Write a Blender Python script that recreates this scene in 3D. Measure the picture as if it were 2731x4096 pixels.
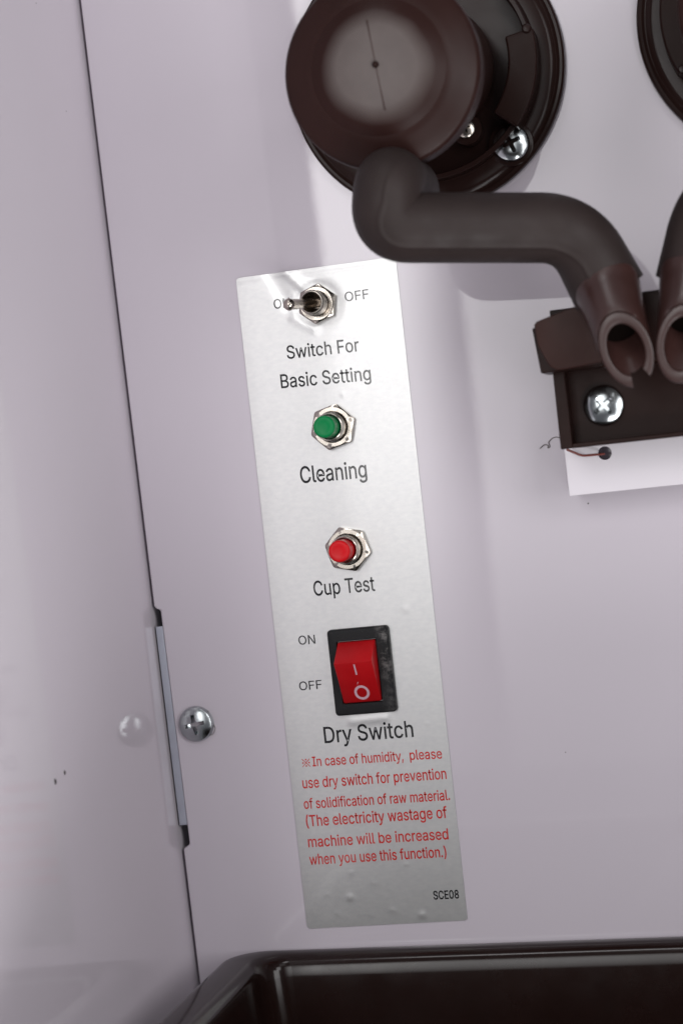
import bpy, bmesh, math, random
from mathutils import Vector, Matrix
random.seed(5)
for o in list(bpy.data.objects):
    bpy.data.objects.remove(o)
S = bpy.context.scene
C = S.collection
MM = 0.001
PI = math.pi

# Working axes, in millimetres from the label's upper corner: x along the panel, y up the panel, z out of the panel.
def W(x, y, z=0.0):
    return Vector((x * MM, -z * MM, y * MM))

# ------------------------------------------------------------------ camera, light, exposure
cam = bpy.data.cameras.new('camera')
co = bpy.data.objects.new('camera', cam)
C.objects.link(co)
S.camera = co
Rr = ((0.9685792, -0.1084643, -0.2238075), (0.1018641, 0.9939587, -0.0408636), (0.2268876, 0.0167817, 0.9737763))
cols = [W(*r) / MM for r in Rr]
m = Matrix([[cols[j][i] for j in range(3)] for i in range(3)]).to_4x4()
m.translation = W(123.82, -51.87, 445.93)
co.matrix_world = m
cam.sensor_fit = 'VERTICAL'
cam.sensor_height = 36.0
cam.sensor_width = 24.0
cam.lens = 66.31
cam.clip_start = 0.02
cam.clip_end = 20.0
cam.dof.use_dof = True
cam.dof.focus_distance = 0.452
cam.dof.aperture_fstop = 15.0

w = bpy.data.worlds.new('World')
S.world = w
w.use_nodes = True
w.node_tree.nodes['Background'].inputs[0].default_value = (0.86, 0.86, 0.95, 1)
w.node_tree.nodes['Background'].inputs[1].default_value = 0.15

def area(name, loc, target, sx, sy, radiance, col=(1, 1, 1), fall=None):
    """rectangular lamp; fall = [(axis, p0, v0, p1, v1)]: a softbox whose face brightens from one side to the other"""
    l = bpy.data.lights.new(name, 'AREA')
    l.shape = 'RECTANGLE'
    l.size, l.size_y = sx * MM, sy * MM
    l.energy = radiance * 2.05 * PI * (sx * MM) * (sy * MM)     # power that gives the face this radiance
    l.color = col
    if fall:
        l.use_nodes = True
        t = l.node_tree
        em = next(n for n in t.nodes if n.type == 'EMISSION')
        g = t.nodes.new('ShaderNodeNewGeometry')
        sp = t.nodes.new('ShaderNodeSeparateXYZ')
        t.links.new(g.outputs['Parametric'], sp.inputs[0])
        out = None
        for f in fall:
            mr = t.nodes.new('ShaderNodeMapRange')
            mr.interpolation_type = 'SMOOTHSTEP'
            for k, v in zip((1, 3, 2, 4), f[1:]):
                mr.inputs[k].default_value = v
            t.links.new(sp.outputs[f[0]], mr.inputs[0])
            if out is None:
                out = mr.outputs[0]
            else:
                mu = t.nodes.new('ShaderNodeMath')
                mu.operation = 'MULTIPLY'
                t.links.new(out, mu.inputs[0]); t.links.new(mr.outputs[0], mu.inputs[1])
                out = mu.outputs[0]
        t.links.new(out, em.inputs['Strength'])
    o = bpy.data.objects.new(name, l)
    C.objects.link(o)
    o.location = W(*loc)
    zz = (W(*loc) - W(*target)).normalized()
    xx = Vector((0, 0, 1)).cross(zz).normalized()
    yy = zz.cross(xx)
    o.matrix_world = Matrix([[xx[i], yy[i], zz[i], W(*loc)[i]] for i in range(3)] + [[0, 0, 0, 1]])
    return o

area('strip_box', (-134, 74, 900), (-134, 74, 0), 100, 692, 3.5, (1.0, 0.99, 0.985), [('Y', .0, .05, .55, 1.0), ('Y', .75, 1.0, 1.0, .6), ('X', .45, 1.0, 1.0, .05)])
area('soft_box', (16, 74, 900), (16, 74, 0), 400, 692, 2.5, (1.0, 0.99, 0.99), [('Y', .0, .05, .55, 1.0), ('Y', .75, 1.0, 1.0, .6), ('X', .12, 1.0, .95, .10)])
area('upper_lamp', (330, 170, 470), (60, -40, 0), 160, 200, 2.2, (1.0, 0.988, 0.995))
area('side_lamp', (500, -20, 490), (30, -60, 0), 260, 300, 2.3, (1.0, 0.988, 0.995))
area('low_side_lamp', (400, -260, 420), (60, -40, 0), 160, 200, 1.5, (1.0, 0.988, 0.995))
area('lower_fill', (260, -420, 420), (30, -60, 0), 260, 200, 4.6, (1.0, 0.988, 0.995))  # unseen fill light, added to brighten the panel below the hose
area('front_top_lamp', (150, 420, 500), (30, -60, 0), 260, 200, 0.4, (1.0, 0.988, 0.995))
area('top_lamp', (-40, 700, 480), (20, -100, 0), 300, 120, 3.5, (0.99, 0.985, 1.0), [('X', .0, .0, .25, 1.0), ('X', .6, 1.0, 1.0, .1)])

S.view_settings.view_transform = 'Standard'
S.view_settings.look = 'None'
S.view_settings.exposure = 0.06
S.view_settings.gamma = 1.0
S.view_settings.use_curve_mapping = False
S.cycles.use_denoising = True
S.cycles.max_bounces = 10
S.cycles.glossy_bounces = 6
S.cycles.caustics_reflective = False
S.cycles.sample_clamp_indirect = 4.0

# ------------------------------------------------------------------ materials
class NT:
    def __init__(self, name):
        self.m = bpy.data.materials.new(name)
        self.m.use_nodes = True
        self.t = self.m.node_tree
        self.b = self.t.nodes['Principled BSDF']
        self.tc = self.t.nodes.new('ShaderNodeTexCoord')
    def n(self, kind, **kw):
        x = self.t.nodes.new(kind)
        for k, v in kw.items():
            if k.startswith('i_'):
                x.inputs[k[2:].replace('_', ' ')].default_value = v
            else:
                setattr(x, k, v)
        return x
    def l(self, a, b):
        self.t.links.new(a, b)
    def noise(self, scale, detail=3, rough=0.5, vec=None):
        x = self.n('ShaderNodeTexNoise', i_Scale=scale, i_Detail=detail, i_Roughness=rough)
        self.l(vec or self.tc.outputs['Object'], x.inputs['Vector'])
        return x.outputs['Fac']
    def mapr(self, src, a, b, c=0.0, d=1.0):
        x = self.n('ShaderNodeMapRange')
        x.inputs[1].default_value, x.inputs[2].default_value = a, b
        x.inputs[3].default_value, x.inputs[4].default_value = c, d
        self.l(src, x.inputs[0])
        return x.outputs[0]
    def mix(self, fac, a, b):
        x = self.n('ShaderNodeMix', data_type='RGBA')
        self.l(fac, x.inputs[0])
        for i, v in ((6, a), (7, b)):
            if isinstance(v, tuple):
                x.inputs[i].default_value = (*v, 1)
            else:
                self.l(v, x.inputs[i])
        return x.outputs[2]
    def bump(self, h, dist, strength=1.0, prev=None):
        x = self.n('ShaderNodeBump')
        x.inputs['Strength'].default_value = strength
        x.inputs['Distance'].default_value = dist * MM
        self.l(h, x.inputs['Height'])
        if prev is not None:
            self.l(prev, x.inputs['Normal'])
        return x.outputs[0]
    def set(self, **kw):
        for k, v in kw.items():
            k = k.replace('_', ' ')
            if isinstance(v, (int, float)):
                self.b.inputs[k].default_value = v
            elif isinstance(v, tuple):
                self.b.inputs[k].default_value = (*v, 1) if len(v) == 3 else v
            else:
                self.l(v, self.b.inputs[k])
        return self

def paint_mat(name, col, peel, rough=(.012, .03), ior=1.5):
    t = NT(name)
    big = t.noise(16, 2)
    c = t.mix(t.mapr(big, .35, .65), tuple(v * .985 for v in col), col)
    # a scatter of tiny dark dust specks
    vo = t.n('ShaderNodeTexVoronoi', i_Scale=85.0)
    t.l(t.tc.outputs['Object'], vo.inputs['Vector'])
    sp = t.mapr(vo.outputs['Distance'], .012, .022, 1, 0)
    wn = t.n('ShaderNodeTexWhiteNoise', noise_dimensions='3D')
    t.l(vo.outputs['Position'], wn.inputs['Vector'])
    keep = t.mapr(wn.outputs['Value'], .60, .62)
    mu = t.n('ShaderNodeMath', operation='MULTIPLY')
    t.l(sp, mu.inputs[0]); t.l(keep, mu.inputs[1])
    c = t.mix(mu.outputs[0], c, (.10, .085, .08))
    b1 = t.bump(t.noise(260, 4, .55), peel)
    b2 = t.bump(t.noise(28, 1, .4), peel * 9, 1.0, b1)
    t.set(Base_Color=c, Roughness=t.mapr(t.noise(60, 3), .3, .7, *rough), IOR=ior, Normal=b2)
    return t.m

PAINT = paint_mat('lavender_enamel', (.548, .505, .553), .003)
WALLPAINT = paint_mat('wall_enamel', (.645, .595, .645), .008, (.04, .07), 1.44)
WHITEPAINT = paint_mat('white_enamel', (.74, .70, .745), .003)

def plastic(name, col, rough, tex=.01, scale=500, spec=.5, scratch=True):
    t = NT(name)
    n = t.noise(90, 4, .6)
    c = t.mix(t.mapr(n, .3, .7), tuple(v * .9 for v in col), tuple(v * 1.12 for v in col))
    r = t.mapr(t.noise(150, 4, .6), .3, .7, rough * .85, min(1, rough * 1.2))
    t.set(Base_Color=c, Roughness=r, Normal=t.bump(t.noise(scale, 3), tex), Specular_IOR_Level=spec)
    return t.m

BROWN = plastic('brown_plastic', (.033, .0135, .0112), .36, spec=.10)
BROWN_SATIN = plastic('brown_satin_plastic', (.023, .0094, .0080), .34, spec=.14)
BROWN_DARK = plastic('dark_brown_plastic', (.0185, .0088, .0074), .30, spec=.08)
BROWN_GLOSS = plastic('brown_gloss_plastic', (.018, .0090, .0078), .20, .006, 200, .13)
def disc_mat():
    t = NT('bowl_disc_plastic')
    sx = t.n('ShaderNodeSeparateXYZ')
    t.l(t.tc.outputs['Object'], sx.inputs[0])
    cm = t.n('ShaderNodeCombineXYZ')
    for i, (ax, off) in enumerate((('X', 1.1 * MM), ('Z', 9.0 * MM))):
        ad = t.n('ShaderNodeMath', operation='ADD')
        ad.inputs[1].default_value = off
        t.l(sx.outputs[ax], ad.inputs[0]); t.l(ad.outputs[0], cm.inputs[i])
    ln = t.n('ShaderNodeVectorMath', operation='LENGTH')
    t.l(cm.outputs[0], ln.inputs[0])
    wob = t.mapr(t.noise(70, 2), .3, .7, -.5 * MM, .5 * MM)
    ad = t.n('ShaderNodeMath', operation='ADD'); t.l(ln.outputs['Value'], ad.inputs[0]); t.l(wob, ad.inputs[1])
    f = t.mapr(ad.outputs[0], 8.4 * MM, 12.2 * MM, 1, 0)        # soft reflection painted in as a pale centre
    refl = t.mix(t.mapr(t.noise(200, 4, .6), .3, .7), (.100, .083, .079), (.112, .093, .088))
    t.set(Base_Color=t.mix(f, (.023, .0094, .0080), refl), Roughness=.36, Specular_IOR_Level=.12, Normal=t.bump(t.noise(300, 3), .02))
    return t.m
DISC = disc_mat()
TRAYM = plastic('tray_plastic', (.0125, .0058, .0048), .14, .006, 120, .30)
RUBBER = plastic('grey_brown_rubber', (.026, .0180, .0168), .54, .02, 900, .22)
NOZ = plastic('nozzle_plastic', (.036, .0155, .0135), .32, .02, 300, .60)
GREEN = plastic('green_plastic', (.002, .19, .055), .32, .006, 600, .16)
RED = plastic('red_plastic', (.56, .008, .012), .32, .006, 600, .16)
ROCKRED = plastic('rocker_red_plastic', (.42, .006, .009), .38, .006, 500, .25)
MARK = plastic('rocker_mark_ink', (.62, .40, .46), .45, .004)
def ink(name, col):
    t = NT(name)
    return t.set(Base_Color=col, Roughness=.10, IOR=1.5, Normal=t.bump(t.noise(330, 4, .6), .009)).m
INK = ink('black_ink', (.010, .010, .012))
REDINK = ink('red_ink', (.50, .020, .016))
DUST = NT('dark_dust').set(Base_Color=(.05, .042, .04), Roughness=.8).m
LINT = NT('grey_lint').set(Base_Color=(.16, .14, .13), Roughness=.7).m
WIREM = NT('red_brown_wire').set(Base_Color=(.20, .045, .035), Roughness=.45).m

def frame_mat():
    t = NT('dusty_black_plastic')
    sx = t.n('ShaderNodeSeparateXYZ')
    t.l(t.tc.outputs['Object'], sx.inputs[0])
    side = t.mapr(sx.outputs['X'], 3.9 * MM, 6.6 * MM)
    up = t.mapr(sx.outputs['Z'], -4 * MM, 3 * MM, .25, 1)
    a = t.n('ShaderNodeMath', operation='MULTIPLY'); t.l(side, a.inputs[0]); t.l(up, a.inputs[1])
    g = t.mapr(t.noise(420, 6, .75), .47, .68)
    b = t.n('ShaderNodeMath', operation='MULTIPLY'); t.l(a.outputs[0], b.inputs[0]); t.l(g, b.inputs[1])
    fine = t.mapr(t.noise(1500, 3, .7), .62, .72, 0, .12)
    s = t.n('ShaderNodeMath', operation='ADD', use_clamp=True); t.l(b.outputs[0], s.inputs[0]); t.l(fine, s.inputs[1])
    t.set(Base_Color=t.mix(s.outputs[0], (.010, .010, .011), (.20, .19, .185)), Roughness=.5, Specular_IOR_Level=.2, Normal=t.bump(t.noise(900, 3), .01))
    return t.m
FRAMEM = frame_mat()

def metal(name, col, rough, var=.06, scale=300, bump=.004):
    t = NT(name)
    r = t.mapr(t.noise(scale, 4, .65), .3, .7, max(.02, rough - var), rough + var)
    t.set(Base_Color=col, Metallic=1.0, Roughness=r, Normal=t.bump(t.noise(scale * 2, 3), bump))
    return t.m
CHROME = metal('zinc_plated_steel', (.46, .49, .50), .19, .06)
NICKEL = metal('nickel_plated_brass', (.46, .42, .375), .22, .08)
LEVERM = metal('dull_nickel', (.50, .45, .40), .24, .06)
ALU = metal('bare_aluminium', (.60, .635, .71), .40, .08)

def label_mat():
    t = NT('silver_foil')
    mp = t.n('ShaderNodeMapping')
    mp.inputs['Scale'].default_value = (.55, 1.0, 1.1)
    t.l(t.tc.outputs['Object'], mp.inputs[0])
    grain = t.noise(1100, 4, .65, mp.outputs[0])
    c = t.mix(t.mapr(grain, .3, .7), (.56, .56, .562), (.62, .617, .61))
    r = t.mapr(t.noise(260, 4, .6), .3, .7, .37, .39)
    b1 = t.bump(t.noise(1000, 3, .6, mp.outputs[0]), .006)
    b2 = t.bump(t.noise(60, 2), .007, 1.0, b1)
    t.set(Base_Color=c, Metallic=.92, Roughness=r, Normal=b2, Coat_Weight=.55, Coat_Roughness=.05, Coat_IOR=1.5)
    cb = t.bump(t.noise(330, 4, .6), .005)
    t.l(cb, t.b.inputs['Coat Normal'])
    return t.m
FOIL = label_mat()

# ------------------------------------------------------------------ mesh helpers (all in the working axes, mm)
class MB:
    def __init__(self):
        self.v, self.f = [], []
    def add(self, vs, fs):
        k = len(self.v)
        self.v += [tuple(p) for p in vs]
        self.f += [tuple(i + k for i in f) for f in fs]
        return self
    def box(self, x0, x1, y0, y1, z0, z1):
        vs = [(x, y, z) for z in (z0, z1) for y in (y0, y1) for x in (x0, x1)]
        return self.add(vs, [(0, 2, 3, 1), (4, 5, 7, 6), (0, 1, 5, 4), (2, 6, 7, 3), (0, 4, 6, 2), (1, 3, 7, 5)])
    def prism(self, pts, z0, z1):
        n = len(pts)
        vs = [(x, y, z0) for x, y in pts] + [(x, y, z1) for x, y in pts]
        fs = [tuple(range(n))[::-1], tuple(range(n, 2 * n))]
        fs += [(i, (i + 1) % n, n + (i + 1) % n, n + i) for i in range(n)]
        return self.add(vs, fs)
    def loops(self, L, cap0=True, cap1=True):
        n = len(L[0])
        vs = [p for l in L for p in l]
        fs = []
        for j in range(len(L) - 1):
            for i in range(n):
                a, b = j * n + i, j * n + (i + 1) % n
                fs.append((a, b, b + n, a + n))
        if cap0: fs.append(tuple(range(n))[::-1])
        if cap1: fs.append(tuple(range((len(L) - 1) * n, len(L) * n)))
        return self.add(vs, fs)
    def lathe(self, prof, cx=0, cy=0, n=96, cap0=True, cap1=True):
        # prof: (r, z) from back to front, or (r, z, cx, cy)
        L = []
        for p in prof:
            x, y = (p[2], p[3]) if len(p) > 2 else (cx, cy)
            L.append([(x + p[0] * math.cos(2 * PI * i / n), y + p[0] * math.sin(2 * PI * i / n), p[1]) for i in range(n)])
        return self.loops(L, cap0, cap1)

def smooth_flags(me, ang):
    bm = bmesh.new(); bm.from_mesh(me)
    bmesh.ops.remove_doubles(bm, verts=bm.verts, dist=1e-7)
    bmesh.ops.recalc_face_normals(bm, faces=bm.faces)
    bm.to_mesh(me); bm.free()
    me.shade_smooth()
    me.set_sharp_from_angle(angle=math.radians(ang))

def obj(name, mb, mat, parent=None, at=(0, 0, 0), bevel=0.0, ang=35, segs=3, fix=True):
    me = bpy.data.meshes.new(name)
    me.from_pydata([W(*p) for p in mb.v], [], mb.f)
    if bevel:
        bm = bmesh.new(); bm.from_mesh(me)
        bmesh.ops.recalc_face_normals(bm, faces=bm.faces)
        es = [e for e in bm.edges if len(e.link_faces) == 2 and e.calc_face_angle(0) > math.radians(30)]
        bmesh.ops.bevel(bm, geom=es, offset=bevel * MM, segments=segs, affect='EDGES', profile=.5, clamp_overlap=True)
        bm.to_mesh(me); bm.free()
    if fix:
        smooth_flags(me, ang)
    me.materials.append(mat)
    o = bpy.data.objects.new(name, me)
    C.objects.link(o)
    if parent is not None:
        o.parent = parent
    o.location = W(*at)
    if bevel:
        wn = o.modifiers.new('face_normals', 'WEIGHTED_NORMAL')
        wn.keep_sharp = True
        wn.weight = 100
    return o

def thing(name, label, cat, at=(0, 0, 0), group=None):
    o = bpy.data.objects.new(name, None)
    o.empty_display_size = .01
    C.objects.link(o)
    o.location = W(*at)
    return tag(o, label, cat, group)

def tag(o, label, cat, group=None, kind=None):
    o['label'] = label
    o['category'] = cat
    if group: o['group'] = group
    if kind: o['kind'] = kind
    return o

def copy_tree(o, parent=None):
    c = o.copy()
    C.objects.link(c)
    if parent is not None:
        c.parent = parent
    for ch in list(o.children):
        copy_tree(ch, c)
    return c

def fillet(pts, rads, seg=10):
    P = [Vector(p) for p in pts]
    out = [P[0]]
    for i in range(1, len(P) - 1):
        a, b, c = P[i - 1], P[i], P[i + 1]
        u, v = (a - b), (c - b)
        lu, lv = u.length, v.length
        u.normalize(); v.normalize()
        th = u.angle(v)
        d = min(rads[i - 1] / math.tan(th / 2), lu * .49, lv * .49)
        p0, p1 = b + u * d, b + v * d
        for k in range(seg + 1):
            t = k / seg
            out.append(p0.lerp(b, t).lerp(b.lerp(p1, t), t))
    out.append(P[-1])
    return out

def sweep(path, rad, n=40, cap=True, seam=0.0):
    """tube along a path; rad is a number or f(t); seam is a small moulding ridge"""
    L = []
    T = []
    for i, p in enumerate(path):
        a = path[max(0, i - 1)]; b = path[min(len(path) - 1, i + 1)]
        T.append((b - a).normalized())
    u = T[0].orthogonal().normalized()
    tot = sum((path[i + 1] - path[i]).length for i in range(len(path) - 1))
    s = 0
    for i, p in enumerate(path):
        if i: s += (path[i] - path[i - 1]).length
        u = (u - T[i] * u.dot(T[i])).normalized()
        v = T[i].cross(u)
        r = rad(s / tot) if callable(rad) else rad
        ring = []
        for k in range(n):
            a = 2 * PI * k / n
            d = u * math.cos(a) + v * math.sin(a)
            rr = r
            if seam:
                q = Vector((0, -.62, .78)); q = (q - T[i] * q.dot(T[i]))
                if q.length > .3:
                    rr += seam * math.exp(-((d.angle(q.normalized())) / .06) ** 2)
            ring.append(p + d * rr)
        L.append(ring)
    return MB().loops(L, bool(cap), cap is True)

def phillips(R, h, cross, depth, rot=0.0, nr=40, na=144):
    """pan screw head: dome with a cross recess"""
    L = []
    cr, sr = math.cos(rot), math.sin(rot)
    def ht(x, y):
        r = math.hypot(x, y) / R
        z = h * (max(0.0, 1 - r ** 2.2) ** .85 * .62 + .38 * min(1.0, (1 - r) / .06))
        a, b = x * cr + y * sr, -x * sr + y * cr
        wd = cross * .20
        def arm(p, q):
            e = min((cross - abs(p)) / .10, (wd * (1.15 - .3 * abs(p) / cross) - abs(q)) / .10)
            return max(0.0, min(1.0, e))
        k = max(arm(a, b), arm(b, a))
        dd = depth * (1 - .55 * math.hypot(a, b) / cross)
        return z - k * max(dd, .25)
    rs = [R * (i / nr) for i in range(nr, 0, -1)]
    L.append([(R * math.cos(2 * PI * i / na), R * math.sin(2 * PI * i / na), -.35) for i in range(na)])
    for r in rs:
        L.append([(r * math.cos(2 * PI * i / na), r * math.sin(2 * PI * i / na), ht(r * math.cos(2 * PI * i / na), r * math.sin(2 * PI * i / na))) for i in range(na)])
    return MB().loops(L, True, True)

# ------------------------------------------------------------------ the setting: panel, side wall, dark gap
def seam_x(y):
    return -30.55 - (y + 60) * .0108           # the panel's folded edge leans very slightly

def panel_mesh():
    top, bot = 150, -290
    e = lambda y, d=0: (seam_x(y) + d, y)
    pts = [e(top), e(-78.2), (e(-78.6, .55)[0], -78.75), e(-79.2, 1.55), e(-138.0, 1.75), (e(-138.6, .9)[0], -138.55), e(-139.0), e(bot), (290, bot), (290, top)]
    return MB().prism(pts, -1.3, 0)
pn = obj('back_wall', panel_mesh(), PAINT, bevel=.55, segs=4)
tag(pn, 'glossy pale lavender sheet metal panel carrying the control label', 'panel', kind='structure')
# the fold of the sheet behind its visible edge, stopping at the hinge slot
mb = MB()
for y0, y1 in ((150, -77.5), (-140, -290)):
    pts = [(seam_x(y0) + .05, y0), (seam_x(y1) + .05, y1), (seam_x(y1) + 1.3, y1), (seam_x(y0) + 1.3, y0)]
    mb.prism(pts, -9, -.55)
tag(obj('panel_fold', mb, PAINT), 'folded back edge of the lavender panel along the gap', 'panel edge', kind='structure')

mb = MB()
wl = lambda y: -31.35 - (y + 60) * .0108
for (x_off, z0, z1) in ((0, -40, 170),):
    mb.prism([(wl(150), 150), (wl(150) - 1.2, 150), (wl(-290) - 1.2, -290), (wl(-290), -290)], z0, z1)
sw = obj('side_wall', mb, WALLPAINT)
tag(sw, 'glossy lavender side wall meeting the panel at a dark seam', 'wall', kind='structure')
SHADE_BLACK = NT('shade_black').set(Base_Color=(.005, .0035, .003), Roughness=.9, Specular_IOR_Level=0.0).m  # near-black colour that paints in the shade of hollows
tag(obj('dark_backing', MB().box(-29, 290, -290, 150, -42, -40), SHADE_BLACK), 'added black sheet standing for the shade behind the panel seam', 'wall', kind='structure')  # sheet added behind the gap so no light leaks through the seam

# hinge leaf in the slot
t = thing('hinge', 'narrow bluish aluminium hinge strip in the slot of the seam', 'hinge', (-29.6, -108, -1))
mb = MB()
y0, y1 = -83.2, -133.2
mb.prism([(seam_x(y0) - .35 + 29.6, y0 + 108), (seam_x(y1) - .35 + 29.6, y1 + 108), (seam_x(y1) + 1.72 + 29.6, y1 + 108), (seam_x(y0) + 1.5 + 29.6, y0 + 108)], -1.2, .55)
obj('leaf', mb, ALU, t, bevel=.12)

# ------------------------------------------------------------------ control label
LW, LH = 40.0, 160.63
def seg_d(x, y, a, b):
    ax, ay = a; bx, by = b
    t = max(0, min(1, ((x - ax) * (bx - ax) + (y - ay) * (by - ay)) / ((bx - ax) ** 2 + (by - ay) ** 2)))
    return math.hypot(x - ax - t * (bx - ax), y - ay - t * (by - ay))
BUB = [(12.6, -147.5, .7, .09), (26.5, -146.2, .55, .12), (11.6, -153.5, .9, .20), (6, -152.5, .5, .08), (18, -150.2, .6, .08), (22, -157.2, .7, .10), (8.2, -157.4, .6, .08),
       (29, -158.8, .8, .22), (16.5, -158.2, .5, .08), (35.4, -112.5, .5, .1), (33.0, -84.5, .9, .10), (37, -147, .4, .06), (4.5, -112, .5, .06), (34.5, -71, .35, .06), (23.5, -31.5, .5, .10), (7.3, -145, .4, .05)]
def lab_h(x, y):
    h = .22
    r = math.hypot(x - 19.9, y + 8.9)
    h -= .22 * math.exp(-((r - 4.6) / 1.2) ** 2) * (.6 + .4 * math.cos(math.atan2(y + 8.9, x - 19.9) - 2.5))
    h += .17 * math.exp(-(seg_d(x, y, (11.5, 1), (17.0, -5.0)) / 1.15) ** 2)
    h -= .10 * math.exp(-(seg_d(x, y, (8.2, 1), (12.8, -8.5)) / 1.7) ** 2)
    h += .10 * math.exp(-(seg_d(x, y, (13.5, -11.5), (18, -14.5)) / 1.2) ** 2)
    h += .09 * math.exp(-(seg_d(x, y, (17, -110.6), (25, -110.3)) / 1.1) ** 2)
    h += .10 * math.exp(-((y + .7) / .16) ** 2) * .5 - .05 * math.exp(-((y + 1.9 + .01 * x) / .14) ** 2)
    for bx, by, br, bh in BUB:
        h += .28 * bh * math.exp(-(((x - bx) ** 2 + (y - by) ** 2) / br ** 2))
    return max(h, .07)
def label_mesh():
    nx, ny = 112, 440
    rc = .7
    vs, fs = [], []
    for j in range(ny + 1):
        y = -LH * j / ny
        ins = 0
        for yy in (-y, y + LH):
            if yy < rc:
                ins = rc - math.sqrt(max(0, rc * rc - (rc - yy) ** 2))
        for i in range(nx + 1):
            x = ins + (LW - 2 * ins) * i / nx
            vs.append((x, y, lab_h(x, y)))
    for j in range(ny):
        for i in range(nx):
            a = j * (nx + 1) + i
            fs.append((a, a + 1, a + nx + 2, a + nx + 1))
    # thin rim down to the panel
    rim = [i for i in range(nx + 1)] + [j * (nx + 1) + nx for j in range(1, ny + 1)] + [ny * (nx + 1) + i for i in range(nx - 1, -1, -1)] + [j * (nx + 1) for j in range(ny - 1, 0, -1)]
    k = len(vs)
    vs += [(vs[i][0], vs[i][1], .004) for i in rim]
    n = len(rim)
    fs += [(rim[i], rim[(i + 1) % n], k + (i + 1) % n, k + i) for i in range(n)]
    return MB().add(vs, fs)
lab = obj('control_label', label_mesh(), FOIL, ang=60)
tag(lab, 'tall silver foil label with black captions and a red warning text', 'label')

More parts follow.
